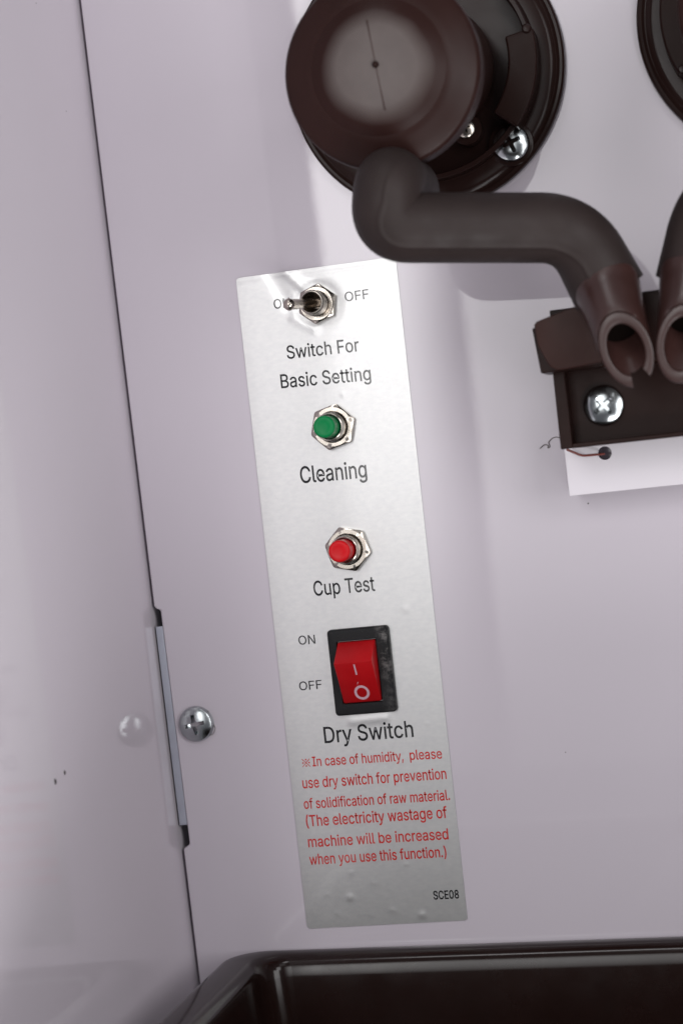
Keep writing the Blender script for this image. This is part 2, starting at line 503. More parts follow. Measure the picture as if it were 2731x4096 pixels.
# letter outlines: character -> (advance, closed outlines as x, y pairs)
GLYPHS = {
    '(': (273, [[89,207,90,244,94,283,101,324,107,354,114,384,122,413,132,441,145,477,160,510,177,539,236,539,219,503,204,466,191,428,179,390,169,351,161,313,156,276,152,241,151,207,152,176,155,145,160,115,167,83,177,50,188,16,198,-10,209,-38,222,-66,236,-96,177,-96,156,-59,139,-21,124,16,111,55,102,93,95,131,90,169]]),
    ')': (273, [[37,-96,52,-66,64,-37,76,-9,86,18,97,52,106,85,113,116,118,147,121,177,122,207,121,241,117,276,112,313,104,351,94,390,82,428,69,466,54,503,37,539,97,539,113,510,128,477,142,441,151,413,159,384,167,354,173,323,179,283,183,244,184,207,183,168,178,130,171,92,161,53,149,15,134,-22,117,-59,97,-96]]),
    ',': (188, [[38,-119,68,71,137,71,84,-119]]),
    '.': (188, [[95,-4,78,-1,63,9,53,24,50,41,53,59,63,73,78,83,95,87,113,83,128,73,138,59,141,41,138,24,128,9,113,-1]]),
    '0': (453, [[227,-7,191,-3,158,7,130,24,105,48,85,77,69,113,60,144,53,178,49,214,48,254,49,294,53,330,60,364,69,395,85,431,106,461,130,484,159,502,191,512,227,516,262,512,295,502,323,484,348,461,368,431,384,395,393,364,400,330,404,294,405,254,404,214,400,178,393,144,384,113,368,77,348,48,323,24,295,7,263,-3],[227,50,250,52,271,60,290,74,306,92,320,116,330,144,338,176,342,213,344,254,342,295,338,332,330,365,320,393,306,416,290,435,271,449,250,457,227,460,203,457,182,449,163,435,147,416,134,393,123,365,115,332,111,295,109,254,111,213,115,176,123,144,134,116,147,92,163,74,182,60,203,52]]),
    '8': (453, [[226,-7,193,-5,163,1,136,11,111,25,91,42,74,62,62,84,54,109,52,135,53,156,58,176,65,195,81,220,101,241,125,256,153,265,153,267,129,276,109,289,93,308,80,330,73,354,70,380,73,405,79,429,90,450,106,469,124,485,146,498,170,508,197,514,226,516,255,514,282,508,306,498,328,485,346,469,361,450,373,429,379,405,382,380,379,354,372,330,359,308,343,289,323,276,300,267,300,265,327,256,351,241,372,220,387,195,395,176,399,156,401,135,398,109,391,84,378,62,362,42,341,25,317,11,289,1,259,-5],[226,49,258,52,285,60,307,74,323,91,333,113,337,139,333,165,322,189,305,208,283,223,256,232,226,235,196,232,169,223,147,208,130,189,119,165,115,139,119,113,129,91,145,74,167,60,185,54,205,50],[226,290,252,292,274,300,293,313,307,330,316,351,319,376,316,399,308,420,294,437,275,449,252,457,226,460,200,457,177,449,159,437,145,420,136,399,133,376,136,351,145,330,159,313,178,300,201,292]]),
    'B': (456, [[60,0,60,509,241,509,274,507,304,501,329,491,350,477,367,461,381,442,390,421,396,398,398,374,395,344,387,320,373,301,356,286,336,275,315,267,315,262,339,257,363,245,385,227,402,203,411,184,416,161,418,136,416,111,410,88,400,67,386,48,368,31,344,18,317,8,284,2,247,0],[125,57,245,57,281,60,309,67,330,80,344,96,353,115,355,137,352,161,342,184,327,203,306,218,279,228,248,231,125,231],[125,285,238,285,265,288,288,296,308,309,323,326,333,348,336,372,333,393,326,412,313,429,294,442,270,449,240,452,125,452]]),
    'C': (510, [[267,-7,235,-5,205,1,177,11,150,25,126,42,104,63,86,88,70,115,57,146,48,179,42,215,40,254,42,293,48,329,57,362,70,393,86,421,104,445,126,466,150,484,177,498,205,508,235,514,267,516,293,514,317,511,340,504,362,496,383,485,402,471,419,456,435,438,448,418,459,397,467,373,473,348,408,348,401,373,389,395,375,413,357,428,337,440,315,449,292,454,267,456,237,453,209,445,184,432,161,414,141,391,125,364,113,332,106,295,103,254,106,213,113,177,125,145,141,117,161,94,184,76,210,63,237,56,267,53,292,55,315,60,337,69,357,81,375,96,389,114,401,136,408,160,473,160,467,135,459,112,448,91,435,71,420,53,402,38,383,24,363,13,341,5,317,-2,293,-6]]),
    'D': (502, [[60,0,60,509,225,509,261,507,294,501,325,492,353,478,385,455,412,426,433,391,446,361,455,329,460,293,462,255,460,217,455,181,446,149,433,119,417,92,398,68,376,48,351,31,322,17,291,8,256,2,219,0],[125,57,215,57,254,60,288,68,318,81,343,99,363,122,379,149,390,181,397,216,399,255,397,294,390,329,379,361,364,388,344,410,320,428,291,441,258,449,221,452,125,452]]),
    'E': (419, [[60,0,60,509,372,509,372,452,125,452,125,286,355,286,355,229,125,229,125,57,375,57,375,0]]),
    'F': (410, [[60,0,60,509,369,509,369,452,125,452,125,278,346,278,346,221,125,221,125,0]]),
    'I': (300, [[31,0,31,57,118,57,118,452,31,452,31,509,269,509,269,452,183,452,183,57,269,57,269,0]]),
    'N': (523, [[60,0,60,509,136,509,343,183,363,151,388,107,414,55,405,54,401,108,399,157,399,195,399,509,463,509,463,0,387,0,202,290,177,331,148,381,108,452,119,454,122,384,124,328,125,291,125,0]]),
    'O': (533, [[267,-7,235,-5,205,1,177,11,150,25,126,42,105,63,86,88,70,115,57,146,48,179,42,215,40,254,42,293,48,329,57,362,70,393,86,421,105,445,126,466,150,484,177,498,205,508,235,514,267,516,299,514,329,508,357,498,384,484,408,466,429,445,448,421,464,393,477,362,486,329,491,293,493,254,491,215,486,179,477,146,464,115,448,88,429,63,408,42,384,25,357,11,329,1,299,-5],[267,53,296,55,324,63,349,76,372,94,392,116,408,144,420,176,428,213,430,254,428,295,420,332,408,365,392,392,372,415,349,433,324,446,296,453,267,456,237,453,210,445,184,433,161,415,142,392,125,364,113,332,106,295,103,254,106,213,113,176,125,144,142,117,161,94,184,76,210,63,237,55]]),
    'S': (447, [[224,-9,188,-7,156,-1,128,9,102,23,81,40,64,60,51,83,42,109,38,137,104,137,110,110,123,88,142,71,166,59,194,52,224,49,246,50,267,54,286,60,311,74,329,92,341,114,346,139,342,161,332,179,316,193,296,205,245,222,184,239,145,253,112,269,86,289,67,313,56,341,52,372,54,400,62,425,75,448,92,468,113,484,138,498,165,508,195,514,227,516,259,514,289,508,316,498,340,484,360,468,377,449,390,427,398,403,401,378,337,378,332,402,320,421,302,437,280,449,254,456,225,459,194,456,167,448,145,435,129,418,118,398,115,376,119,352,131,334,148,319,169,308,212,293,264,279,312,264,336,252,359,238,379,220,395,198,402,180,407,161,408,139,406,112,399,87,386,64,370,43,349,25,323,11,294,0,261,-7]]),
    'T': (449, [[32,452,32,509,417,509,417,452,257,452,257,0,193,0,193,452]]),
    'a': (389, [[160,-9,137,-7,115,-3,94,5,76,15,60,29,48,45,38,63,32,84,30,108,34,138,43,161,58,179,78,193,100,203,125,211,178,220,234,227,252,230,265,235,273,243,276,255,276,257,273,279,267,297,256,311,240,322,220,329,196,331,171,329,149,322,132,313,118,301,107,288,100,274,41,291,51,313,64,331,79,346,95,358,114,368,133,375,153,380,173,383,194,384,239,379,263,372,286,360,306,343,322,320,330,301,335,278,337,251,337,0,277,0,277,52,272,52,252,25,236,12,215,1,190,-6],[170,45,202,49,228,59,248,74,263,93,272,115,276,138,276,190,259,182,231,176,200,171,175,168,134,159,117,150,103,139,95,124,92,105,94,87,102,72,114,61,130,52,149,47]]),
    'b': (424, [[229,-8,198,-5,172,4,153,17,138,31,118,59,112,59,112,0,53,0,53,509,114,509,114,319,118,319,137,346,152,360,171,373,197,381,229,384,259,382,287,374,313,361,335,342,354,320,370,293,381,261,388,227,390,189,388,151,381,116,370,84,355,57,336,34,313,16,288,3,260,-6],[220,47,242,49,262,55,279,66,294,80,306,97,316,117,323,139,327,163,328,189,327,215,323,239,316,261,307,281,295,298,280,311,262,322,243,328,220,330,198,328,178,322,161,312,147,299,134,282,125,263,118,241,114,216,113,189,114,162,118,138,125,115,135,95,147,78,162,65,179,55,198,49]]),
    'c': (396, [[207,-8,174,-5,144,3,117,16,93,35,72,58,56,85,44,116,37,150,34,187,37,225,44,260,56,291,72,318,93,341,117,360,144,374,174,382,207,384,234,383,260,377,284,368,305,356,324,341,340,322,353,301,362,277,303,262,290,289,270,311,242,325,207,330,184,328,163,321,145,310,130,296,118,278,108,258,102,236,98,212,96,187,98,163,102,139,108,117,118,97,130,80,145,66,163,55,184,49,207,46,243,52,271,66,292,89,304,117,363,102,354,78,341,56,325,37,306,21,285,9,261,-1,235,-6]]),
    'd': (424, [[195,-8,165,-6,137,3,111,16,89,34,70,57,55,84,43,116,36,151,34,189,36,227,43,261,55,293,70,320,89,342,112,361,137,374,165,382,196,384,228,381,253,373,272,360,287,346,306,319,311,319,311,509,372,509,372,0,313,0,313,59,307,59,287,31,272,17,252,4,227,-5],[205,47,226,49,246,55,263,65,278,78,290,95,299,115,306,138,310,162,312,189,310,216,306,241,300,263,290,282,278,299,263,312,246,322,227,328,205,330,182,328,162,322,145,311,130,298,118,281,108,261,102,239,98,215,96,189,98,163,102,139,109,117,118,97,130,80,145,66,162,55,182,49]]),
    'e': (404, [[212,-8,177,-5,145,3,117,16,92,35,72,58,56,85,44,116,37,150,34,187,36,224,44,258,55,290,71,317,91,340,115,359,142,373,172,382,205,384,226,383,246,380,266,374,285,366,303,355,319,341,334,324,347,305,357,282,365,256,370,227,371,194,371,169,75,169,75,221,338,221,310,202,308,226,304,248,298,269,283,294,263,314,237,326,205,330,183,328,164,323,146,313,125,294,109,270,99,241,96,211,96,178,98,151,102,127,110,106,121,88,135,73,151,61,169,53,190,48,212,46,234,48,254,53,271,61,285,73,297,88,306,105,365,91,353,63,335,39,320,26,302,14,283,4,261,-3,237,-7]]),
    'f': (254, [[228,379,228,327,6,327,6,379],[81,0,81,432,84,461,96,486,113,505,135,519,161,527,187,530,222,527,243,521,227,468,215,472,195,474,171,470,154,460,145,443,142,419,142,0]]),
    'g': (425, [[207,-151,180,-149,156,-146,134,-140,105,-127,82,-110,64,-91,51,-69,101,-41,122,-66,136,-78,154,-88,178,-95,207,-97,236,-95,261,-87,282,-75,298,-58,308,-34,311,-6,311,68,306,68,287,41,272,28,252,16,227,8,195,5,165,7,138,14,113,27,90,43,71,65,55,90,43,120,36,154,34,191,36,229,43,263,55,293,71,320,90,342,112,361,138,374,166,382,196,384,228,382,253,373,273,360,288,346,308,319,313,319,313,379,372,379,372,-9,370,-40,363,-67,350,-90,334,-109,314,-124,291,-136,265,-144,237,-149],[205,59,227,61,246,66,264,75,285,95,300,121,307,142,311,166,312,193,311,219,307,242,300,264,291,283,279,299,264,312,247,322,227,328,205,330,182,328,163,322,145,312,130,298,118,282,109,262,102,241,98,218,96,193,98,167,102,144,109,123,124,96,145,76,163,66,183,61]]),
    'h': (410, [[114,227,114,0,53,0,53,509,114,509,114,287,102,287,116,319,132,344,152,362,175,374,200,382,227,384,252,383,275,377,295,369,313,356,328,340,341,321,350,298,355,271,357,240,357,0,296,0,296,235,293,263,286,286,273,304,256,318,235,326,210,329,184,326,161,317,141,303,126,283,117,257]]),
    'i': (167, [[53,0,53,379,114,379,114,0],[84,443,67,446,54,455,44,468,41,483,44,499,54,512,67,521,84,524,100,521,114,512,123,499,126,483,123,468,114,455,100,446]]),
    'l': (189, [[139,-2,112,0,91,8,74,20,62,37,55,59,53,84,53,509,114,509,114,99,115,77,120,62,130,54,146,52,160,53,170,54,181,3,162,-1]]),
    'm': (610, [[53,0,53,379,112,379,112,295,108,295,118,323,132,346,151,363,172,376,195,384,219,386,245,383,268,375,287,361,303,342,314,320,321,295,312,295,322,321,337,343,357,361,381,375,407,383,437,386,458,385,478,380,497,372,514,361,529,346,541,328,550,307,555,283,557,255,557,0,496,0,496,254,493,279,485,298,473,313,447,326,419,330,395,328,374,320,358,307,345,290,338,270,335,247,335,0,274,0,274,260,269,288,253,311,229,326,199,330,178,328,158,320,140,307,126,289,117,266,114,238,114,0]]),
    'n': (410, [[114,227,114,0,53,0,53,379,112,379,112,287,102,287,116,319,132,344,152,362,175,374,200,382,227,384,252,383,275,377,295,369,313,356,328,340,341,321,350,298,355,271,357,240,357,0,296,0,296,235,293,263,286,286,273,304,256,318,235,326,210,329,184,326,161,317,141,303,126,283,117,257]]),
    'o': (415, [[207,-8,174,-5,144,3,117,16,93,35,72,58,56,85,44,116,37,150,34,187,37,225,44,260,56,291,72,318,93,341,117,360,144,374,174,382,207,384,241,382,271,374,299,360,323,341,343,318,359,291,371,260,379,225,381,187,379,150,371,116,359,85,343,58,323,35,299,16,271,3,241,-5],[207,46,231,49,252,55,270,66,285,80,298,97,307,117,314,139,318,163,319,187,318,212,314,236,307,258,298,278,285,296,270,310,252,321,231,328,207,330,184,328,163,321,145,310,130,296,118,278,108,258,102,236,98,212,96,187,98,163,102,139,108,117,118,97,130,80,145,66,163,55,184,49]]),
    'p': (424, [[53,-143,53,379,112,379,112,319,118,319,137,346,152,360,171,373,197,381,229,384,259,382,287,374,313,361,335,342,354,320,370,293,381,261,388,227,390,189,388,151,381,116,370,84,355,57,336,34,313,16,288,3,260,-6,229,-8,198,-5,173,4,153,17,138,31,118,59,114,59,114,-143],[220,47,242,49,262,55,279,66,294,80,306,97,316,117,323,139,327,163,328,189,327,215,323,239,316,261,307,281,295,298,280,311,262,322,243,328,220,330,198,328,178,322,161,312,147,299,134,282,125,263,118,241,114,216,113,189,114,162,118,138,125,115,135,95,147,78,162,65,179,55,198,49]]),
    'r': (259, [[53,0,53,379,112,379,112,321,115,321,130,347,152,367,171,377,191,383,213,385,229,384,243,384,243,322,230,324,207,326,182,323,159,315,140,301,126,284,117,262,114,237,114,0]]),
    's': (365, [[182,-8,157,-7,133,-3,112,3,93,12,76,24,62,38,50,54,41,73,36,94,94,107,105,79,124,60,150,49,181,45,206,47,227,53,244,62,262,81,268,103,265,121,254,136,237,147,212,155,149,170,118,180,92,192,72,208,58,227,50,249,47,274,49,295,55,314,65,332,79,347,95,360,115,370,137,378,161,383,187,384,212,383,234,379,254,372,279,358,299,339,314,316,324,290,268,277,258,298,243,316,219,328,187,333,156,329,131,317,114,299,109,277,112,258,124,243,144,232,172,223,229,209,261,200,287,187,306,171,320,153,328,131,331,107,329,85,323,65,312,47,298,31,281,18,260,6,236,-2,210,-7]]),
    't': (227, [[204,379,204,327,6,327,6,379],[65,471,126,471,126,98,128,76,136,61,150,53,170,50,185,51,202,54,213,2,192,-3,168,-4,138,-1,113,7,92,21,77,41,68,64,65,93]]),
    'u': (410, [[182,-5,158,-3,135,2,115,11,97,23,82,39,69,59,60,82,54,109,53,139,53,379,114,379,114,144,116,117,124,94,137,75,154,61,175,53,200,50,226,53,249,62,268,77,283,97,293,122,296,153,296,379,357,379,357,0,298,0,298,92,307,92,294,60,277,35,257,17,234,5,209,-3]]),
    'v': (389, [[163,0,17,379,84,379,165,155,187,87,206,21,184,21,203,87,224,155,305,379,371,379,226,0]]),
    'w': (567, [[138,0,23,379,87,379,133,214,154,137,175,41,165,41,186,135,206,214,252,379,316,379,362,214,382,136,402,41,391,41,413,135,434,214,480,379,545,379,429,0,368,0,319,172,305,225,291,280,277,338,291,338,277,280,263,225,248,172,199,0]]),
    'y': (389, [[47,-139,61,-86,71,-87,88,-90,104,-89,118,-84,130,-74,141,-58,151,-36,163,-1,17,379,84,379,165,155,187,87,206,21,184,21,202,87,224,155,305,379,371,379,204,-58,191,-85,177,-107,159,-124,139,-136,117,-143,91,-145,65,-143]]),
    ' ': (188, []),
}

def thicken(q, d):
    """move an outline outwards (ink grows) by d glyph units"""
    P = [Vector((q[i], q[i + 1])) for i in range(0, len(q), 2)]
    n = len(P)
    out = []
    for i in range(n):
        a, b = (P[i] - P[i - 1]).normalized(), (P[(i + 1) % n] - P[i]).normalized()
        na, nb = Vector((-a.y, a.x)), Vector((-b.y, b.x))
        m = na + nb
        m = m / max(.5, m.length_squared / 2) if m.length > 1e-6 else na
        out += [P[i].x + m.x * d, P[i].y + m.y * d]
    return out

def text_obj(name, runs, mat, lift=.035):
    """runs: (string, x0, x1, baseline at x0, baseline at x1, cap height, stroke weight change)"""
    mb = MB()
    cap_units = max(GLYPHS['F'][1][0][1::2])
    for s, x0, x1, b0, b1, cap, wt in runs:
        pen, pv, pf = 0, [], []
        for ch in s:
            adv, outs = GLYPHS[ch]
            if outs:
                cu = bpy.data.curves.new('glyphs', 'CURVE')
                cu.dimensions = '2D'
                cu.fill_mode = 'BOTH'
                for q in outs:
                    q = thicken(q, wt)
                    sp = cu.splines.new('POLY')
                    k = len(q) // 2
                    sp.points.add(k - 1)
                    for i in range(k):
                        sp.points[i].co = (q[2 * i] / 100, q[2 * i + 1] / 100, 0, 1)
                    sp.use_cyclic_u = True
                o = bpy.data.objects.new('glyphs', cu)
                C.objects.link(o)
                me = bpy.data.meshes.new_from_object(o.evaluated_get(bpy.context.evaluated_depsgraph_get()))
                k = len(pv)
                pv += [(v.co.x / 10 + pen / 1000, v.co.y / 10) for v in me.vertices]
                pf += [tuple(i + k for i in p.vertices) for p in me.polygons]
                bpy.data.objects.remove(o)
                bpy.data.curves.remove(cu)
                bpy.data.meshes.remove(me)
            pen += adv
        xa = min(p[0] for p in pv); xb = max(p[0] for p in pv)
        vs = []
        for px, py in pv:
            t = (px - xa) / (xb - xa)
            x = x0 + (x1 - x0) * t
            y = b0 + (b1 - b0) * t + py * 1000 / cap_units * cap
            vs.append((x, y, lab_h(x, y) + lift))
        mb.add(vs, pf)
    return obj(name, mb, mat, lab, fix=False)

TH = 9
text_obj('caption', [('ON', 8.79, 12.79, -8.65, -8.7, 2.3, 5)], INK)
text_obj('caption', [('OFF', 26.54, 32.45, -9.12, -9.1, 2.25, 5)], INK)
text_obj('caption', [('Switch For', 10.68, 28.72, -21.1, -21.4, 3.15, TH), ('Basic Setting', 8.38, 30.85, -28.0, -28.65, 3.3, TH)], INK)
text_obj('caption', [('Cleaning', 10.69, 27.28, -51.55, -51.85, 4.0, TH)], INK)
text_obj('caption', [('Cup Test', 10.92, 26.2, -79.2, -79.35, 3.55, TH)], INK)
text_obj('caption', [('ON', 5.74, 9.95, -90.78, -90.83, 2.15, 5)], INK)
text_obj('caption', [('OFF', 4.65, 10.35, -101.95, -101.92, 2.1, 5)], INK)
text_obj('caption', [('Dry Switch', 9.5, 31.75, -115.3, -115.4, 3.9, TH)], INK)
text_obj('caption', [('SCE08', 32.26, 38.55, -155.15, -155.2, 2.0, 17)], INK)
RW = 10
text_obj('warning_text', [
    ('In case of humidity,', 5.85, 28.62, -120.78, -121.0, 2.35, RW), ('please', 30.2, 38.12, -120.95, -121.15, 2.35, RW),
    ('use dry switch for prevention', 2.77, 38.66, -126.0, -126.15, 2.6, RW),
    ('of solidification of raw material.', 2.55, 38.95, -131.05, -131.3, 2.45, RW),
    ('(The electricity wastage of', 2.62, 37.8, -135.42, -135.55, 2.7, RW),
    ('machine will be increased', 2.56, 37.55, -140.55, -140.75, 2.6, RW),
    ('when you use this function.)', 2.4, 36.6, -144.88, -145.0, 2.55, RW)], REDINK)
# the reference mark: a cross with four dots
mb = MB()
cx, cy, hs = 4.28, -119.78, .98
def stroke(a, b, wd):
    dx, dy = b[0] - a[0], b[1] - a[1]; l = math.hypot(dx, dy); nx, ny = -dy / l * wd / 2, dx / l * wd / 2
    return [(a[0] + nx, a[1] + ny), (b[0] + nx, b[1] + ny), (b[0] - nx, b[1] - ny), (a[0] - nx, a[1] - ny)]
mb.add([(x, y, lab_h(x, y) + .035) for x, y in stroke((cx - hs, cy - hs), (cx + hs, cy + hs), .17)], [(0, 1, 2, 3)])
mb.add([(x, y, lab_h(x, y) + .041) for x, y in stroke((cx - hs, cy + hs), (cx + hs, cy - hs), .17)], [(0, 1, 2, 3)])
for dx, dy in ((.78, 0), (-.78, 0), (0, .78), (0, -.78)):
    mb.add([(cx + dx + .21 * math.cos(k * PI / 6), cy + dy + .21 * math.sin(k * PI / 6), lab_h(cx, cy) + .037) for k in range(12)], [tuple(range(12))])
obj('warning_symbol', mb, REDINK, lab, fix=False)

# ------------------------------------------------------------------ toggle switch
def hexnut(R, r_in, z0, z1, rot, chamf=.35, n=96):
    """hexagonal nut with a turned (chamfered) top and a round bore"""
    def hr(a):
        b = (a - rot) % (PI / 3) - PI / 6
        rr = R * math.cos(PI / 6) / math.cos(b)
        return min(rr, R * .985)
    A = [2 * PI * i / n for i in range(n)]
    ring = lambda f, z: [(f(a) * math.cos(a), f(a) * math.sin(a), z(a) if callable(z) else z) for a in A]
    flat = R * math.cos(PI / 6)
    rt = flat * .955
    zc = lambda a: z1 - max(0, hr(a) - rt) * .42
    L = [ring(lambda a: r_in, z0), ring(hr, z0), ring(lambda a: hr(a), lambda a: zc(a) - .05), ring(lambda a: hr(a) * .985, zc), ring(lambda a: min(rt, hr(a)), z1),
         ring(lambda a: r_in + .28, z1), ring(lambda a: r_in, z1 - .3), ring(lambda a: r_in, z0)]
    return MB().loops(L, False, False)

def threaded(r, z0, z1, pitch=.55, depth=.10):
    prof = [(r, z0)]
    z = z0 + .2
    while z < z1 - .45:
        prof += [(r, z), (r - depth, z + pitch / 2)]
        z += pitch
    return prof

t = thing('toggle_switch', 'small nickel toggle switch with its lever thrown towards ON', 'toggle switch', (19.9, -8.9, .05))
obj('nut', hexnut(4.95, 3.02, 0, 2.2, math.radians(20)), NICKEL, t, ang=25)
obj('washer', MB().lathe([(4.2, 2.15), (4.2, 2.45), (4.0, 2.6), (3.15, 2.6), (3.05, 2.3)], cap0=False, cap1=False), NICKEL, t)
pr = threaded(3.0, .2, 6.8) + [(3.0, 6.8), (2.95, 7.3), (2.75, 7.55), (2.5, 7.6), (2.32, 7.4), (2.28, 6.8), (2.25, 3.0), (1.2, 2.2)]
obj('bushing', MB().lathe(pr, cap0=False), NICKEL, t, ang=28)
a0, a1 = Vector((.4, .1, 2.2)), Vector((-4.35, -.55, 15.2))
dirv = (a1 - a0).normalized()
path, rad = [], []
Ltot = (a1 - a0).length
for k in range(25):
    s = k / 24 * (Ltot - 1.5)
    path.append(a0 + dirv * s); rad.append(1.08 + .24 * (s / Ltot))
for k in range(1, 13):
    th = k / 12 * PI / 2 * .98
    path.append(a0 + dirv * (Ltot - 1.5 + 1.42 * math.sin(th))); rad.append(max(.05, 1.46 * math.cos(th)) if k > 1 else 1.46)
mb = MB()
u = dirv.orthogonal().normalized(); v = dirv.cross(u)
mb.loops([[p + (u * math.cos(2 * PI * i / 40) + v * math.sin(2 * PI * i / 40)) * r for i in range(40)] for p, r in zip(path, rad)])
obj('lever', mb, LEVERM, t, ang=50)

# ------------------------------------------------------------------ two push buttons
def push_button(label, at, cap_mat, rot):
    t = thing('push_button', label, 'push button', at, 'push buttons on the label')
    obj('nut', hexnut(5.72, 3.6, 0, 2.1, math.radians(rot)), NICKEL, t, ang=25)
    pr = threaded(3.45, .2, 5.2, .5, .09) + [(3.45, 5.2), (3.3, 5.5), (3.05, 5.6), (2.85, 5.5), (2.78, 5.0), (2.72, 4.2)]
    obj('bushing', MB().lathe(pr, cap0=False, cap1=False), NICKEL, t, ang=28)
    prof = [(2.55, 4.0), (2.6, 5.0), (2.66, 10.3)]
    for k in range(1, 9):
        th = k / 8 * PI / 2
        prof.append((2.06 + .6 * math.cos(th), 10.3 + .75 * math.sin(th)))
    prof += [(1.55, 11.06), (1.3, 11.0), (.6, 10.96), (.05, 10.95)]
    obj('cap', MB().lathe(prof), cap_mat, t, ang=50)
    return t
push_button('green capped push button in a hex nut above Cleaning', (20.45, -38.85, .2), GREEN, 15)
push_button('red capped push button in a hex nut above Cup Test', (20.85, -68.6, .2), RED, 46)

# ------------------------------------------------------------------ rocker switch
t = thing('rocker_switch', 'red rocker switch in a dusty black frame above Dry Switch', 'rocker switch', (20.97, -98.3, .2))
def rrect(x0, x1, y0, y1, r, k=6):
    pts = []
    for cx, cy, a in ((x1 - r, y1 - r, 0), (x0 + r, y1 - r, 90), (x0 + r, y0 + r, 180), (x1 - r, y0 + r, 270)):
        for i in range(k + 1):
            th = math.radians(a + 90 * i / k)
            pts.append((cx + r * math.cos(th), cy + r * math.sin(th)))
    return pts
lp = lambda x0, x1, y0, y1, r, z: [(x, y, z) for x, y in rrect(x0, x1, y0, y1, r)]
L = [lp(-7.6, 7.6, -10.5, 10.5, .9, 0), lp(-7.6, 7.6, -10.5, 10.5, .9, 1.25), lp(-7.5, 7.5, -10.4, 10.4, .85, 1.6), lp(-7.25, 7.25, -10.15, 10.15, .7, 1.85), lp(-6.9, 6.9, -9.8, 9.8, .6, 1.92),
     lp(-5.45, 4.55, -7.78, 7.6, .3, 1.92), lp(-5.4, 4.5, -7.72, 7.54, .25, 1.8), lp(-5.4, 4.5, -7.72, 7.54, .25, -1.5)]
obj('frame', MB().loops(L, False, False), FRAMEM, t, ang=30)
prof = [(7.35, -1.2), (7.3, 1.6), (7.1, 2.1), (3.2, 7.75), (2.95, 8.0), (2.6, 7.95), (-2.2, 4.95), (-7.2, 2.35), (-7.5, 2.0), (-7.55, -1.2)]
X0, X1 = -5.12, 4.22
mb = MB()
n = len(prof)
xs = [(X0, .28), (X0 + .09, .08), (X0 + .28, 0), (X1 - .28, 0), (X1 - .09, .08), (X1, .28)]
L = []
for x, d in xs:
    L.append([(x, y * (1 - d / 8), z - d * .8) for y, z in prof])
mb.loops(L, True, True)
rk = obj('rocker', mb, ROCKRED, t, ang=40)
def face_z(y):
    if y > -2.2: return 4.95 + (y + 2.2) / 4.8 * 3.0
    return 2.35 + (y + 7.2) / 5.0 * 2.6
mb = MB()
mb.add([(x, y, face_z(y) + .05) for x, y in [(-.42, 2.35), (-.42, -.35), (-.02, -.35), (-.02, 2.35)]], [(0, 1, 2, 3)])
obj('mark', mb, MARK, rk, fix=False)
mb = MB()
N = 48
vs = [(.0 + r * math.cos(2 * PI * i / N), -5.0 + r * math.sin(2 * PI * i / N)) for r in (1.85, 1.24) for i in range(N)]
mb.add([(x, y, face_z(y) + .05) for x, y in vs], [(i, (i + 1) % N, N + (i + 1) % N, N + i) for i in range(N)])
obj('mark', mb, MARK, rk, fix=False)
mb = MB()
mb.add([(x, y, face_z(y) + .06) for x, y in [(-.75, -2.9), (-.45, -2.25), (-.25, -2.2), (-.4, -2.5), (-.6, -2.75)]], [(0, 1, 2, 3, 4)])
obj('chip', mb, MARK, rk, fix=False)

# ------------------------------------------------------------------ panel screw
s = obj('screw', phillips(4.45, 1.75, 2.45, 3.2, math.radians(8)), CHROME, at=(-22.58, -108.1, .33), ang=28)
tag(s, 'round head cross screw fixed in the panel beside the hinge', 'screw')

# ------------------------------------------------------------------ mixing chambers (flange, ring, bowl, tabs, screws)
def arc_block(r0, r1, a0, a1, z0, z1, n=28):
    A = [math.radians(a0 + (a1 - a0) * i / n) for i in range(n + 1)]
    L = []
    for a in A:
        c, s_ = math.cos(a), math.sin(a)
        L.append([(r0 * c, r0 * s_, z0), (r1 * c, r1 * s_, z0), (r1 * c, r1 * s_, z1), (r0 * c, r0 * s_, z1)])
    return MB().loops(L, True, True)

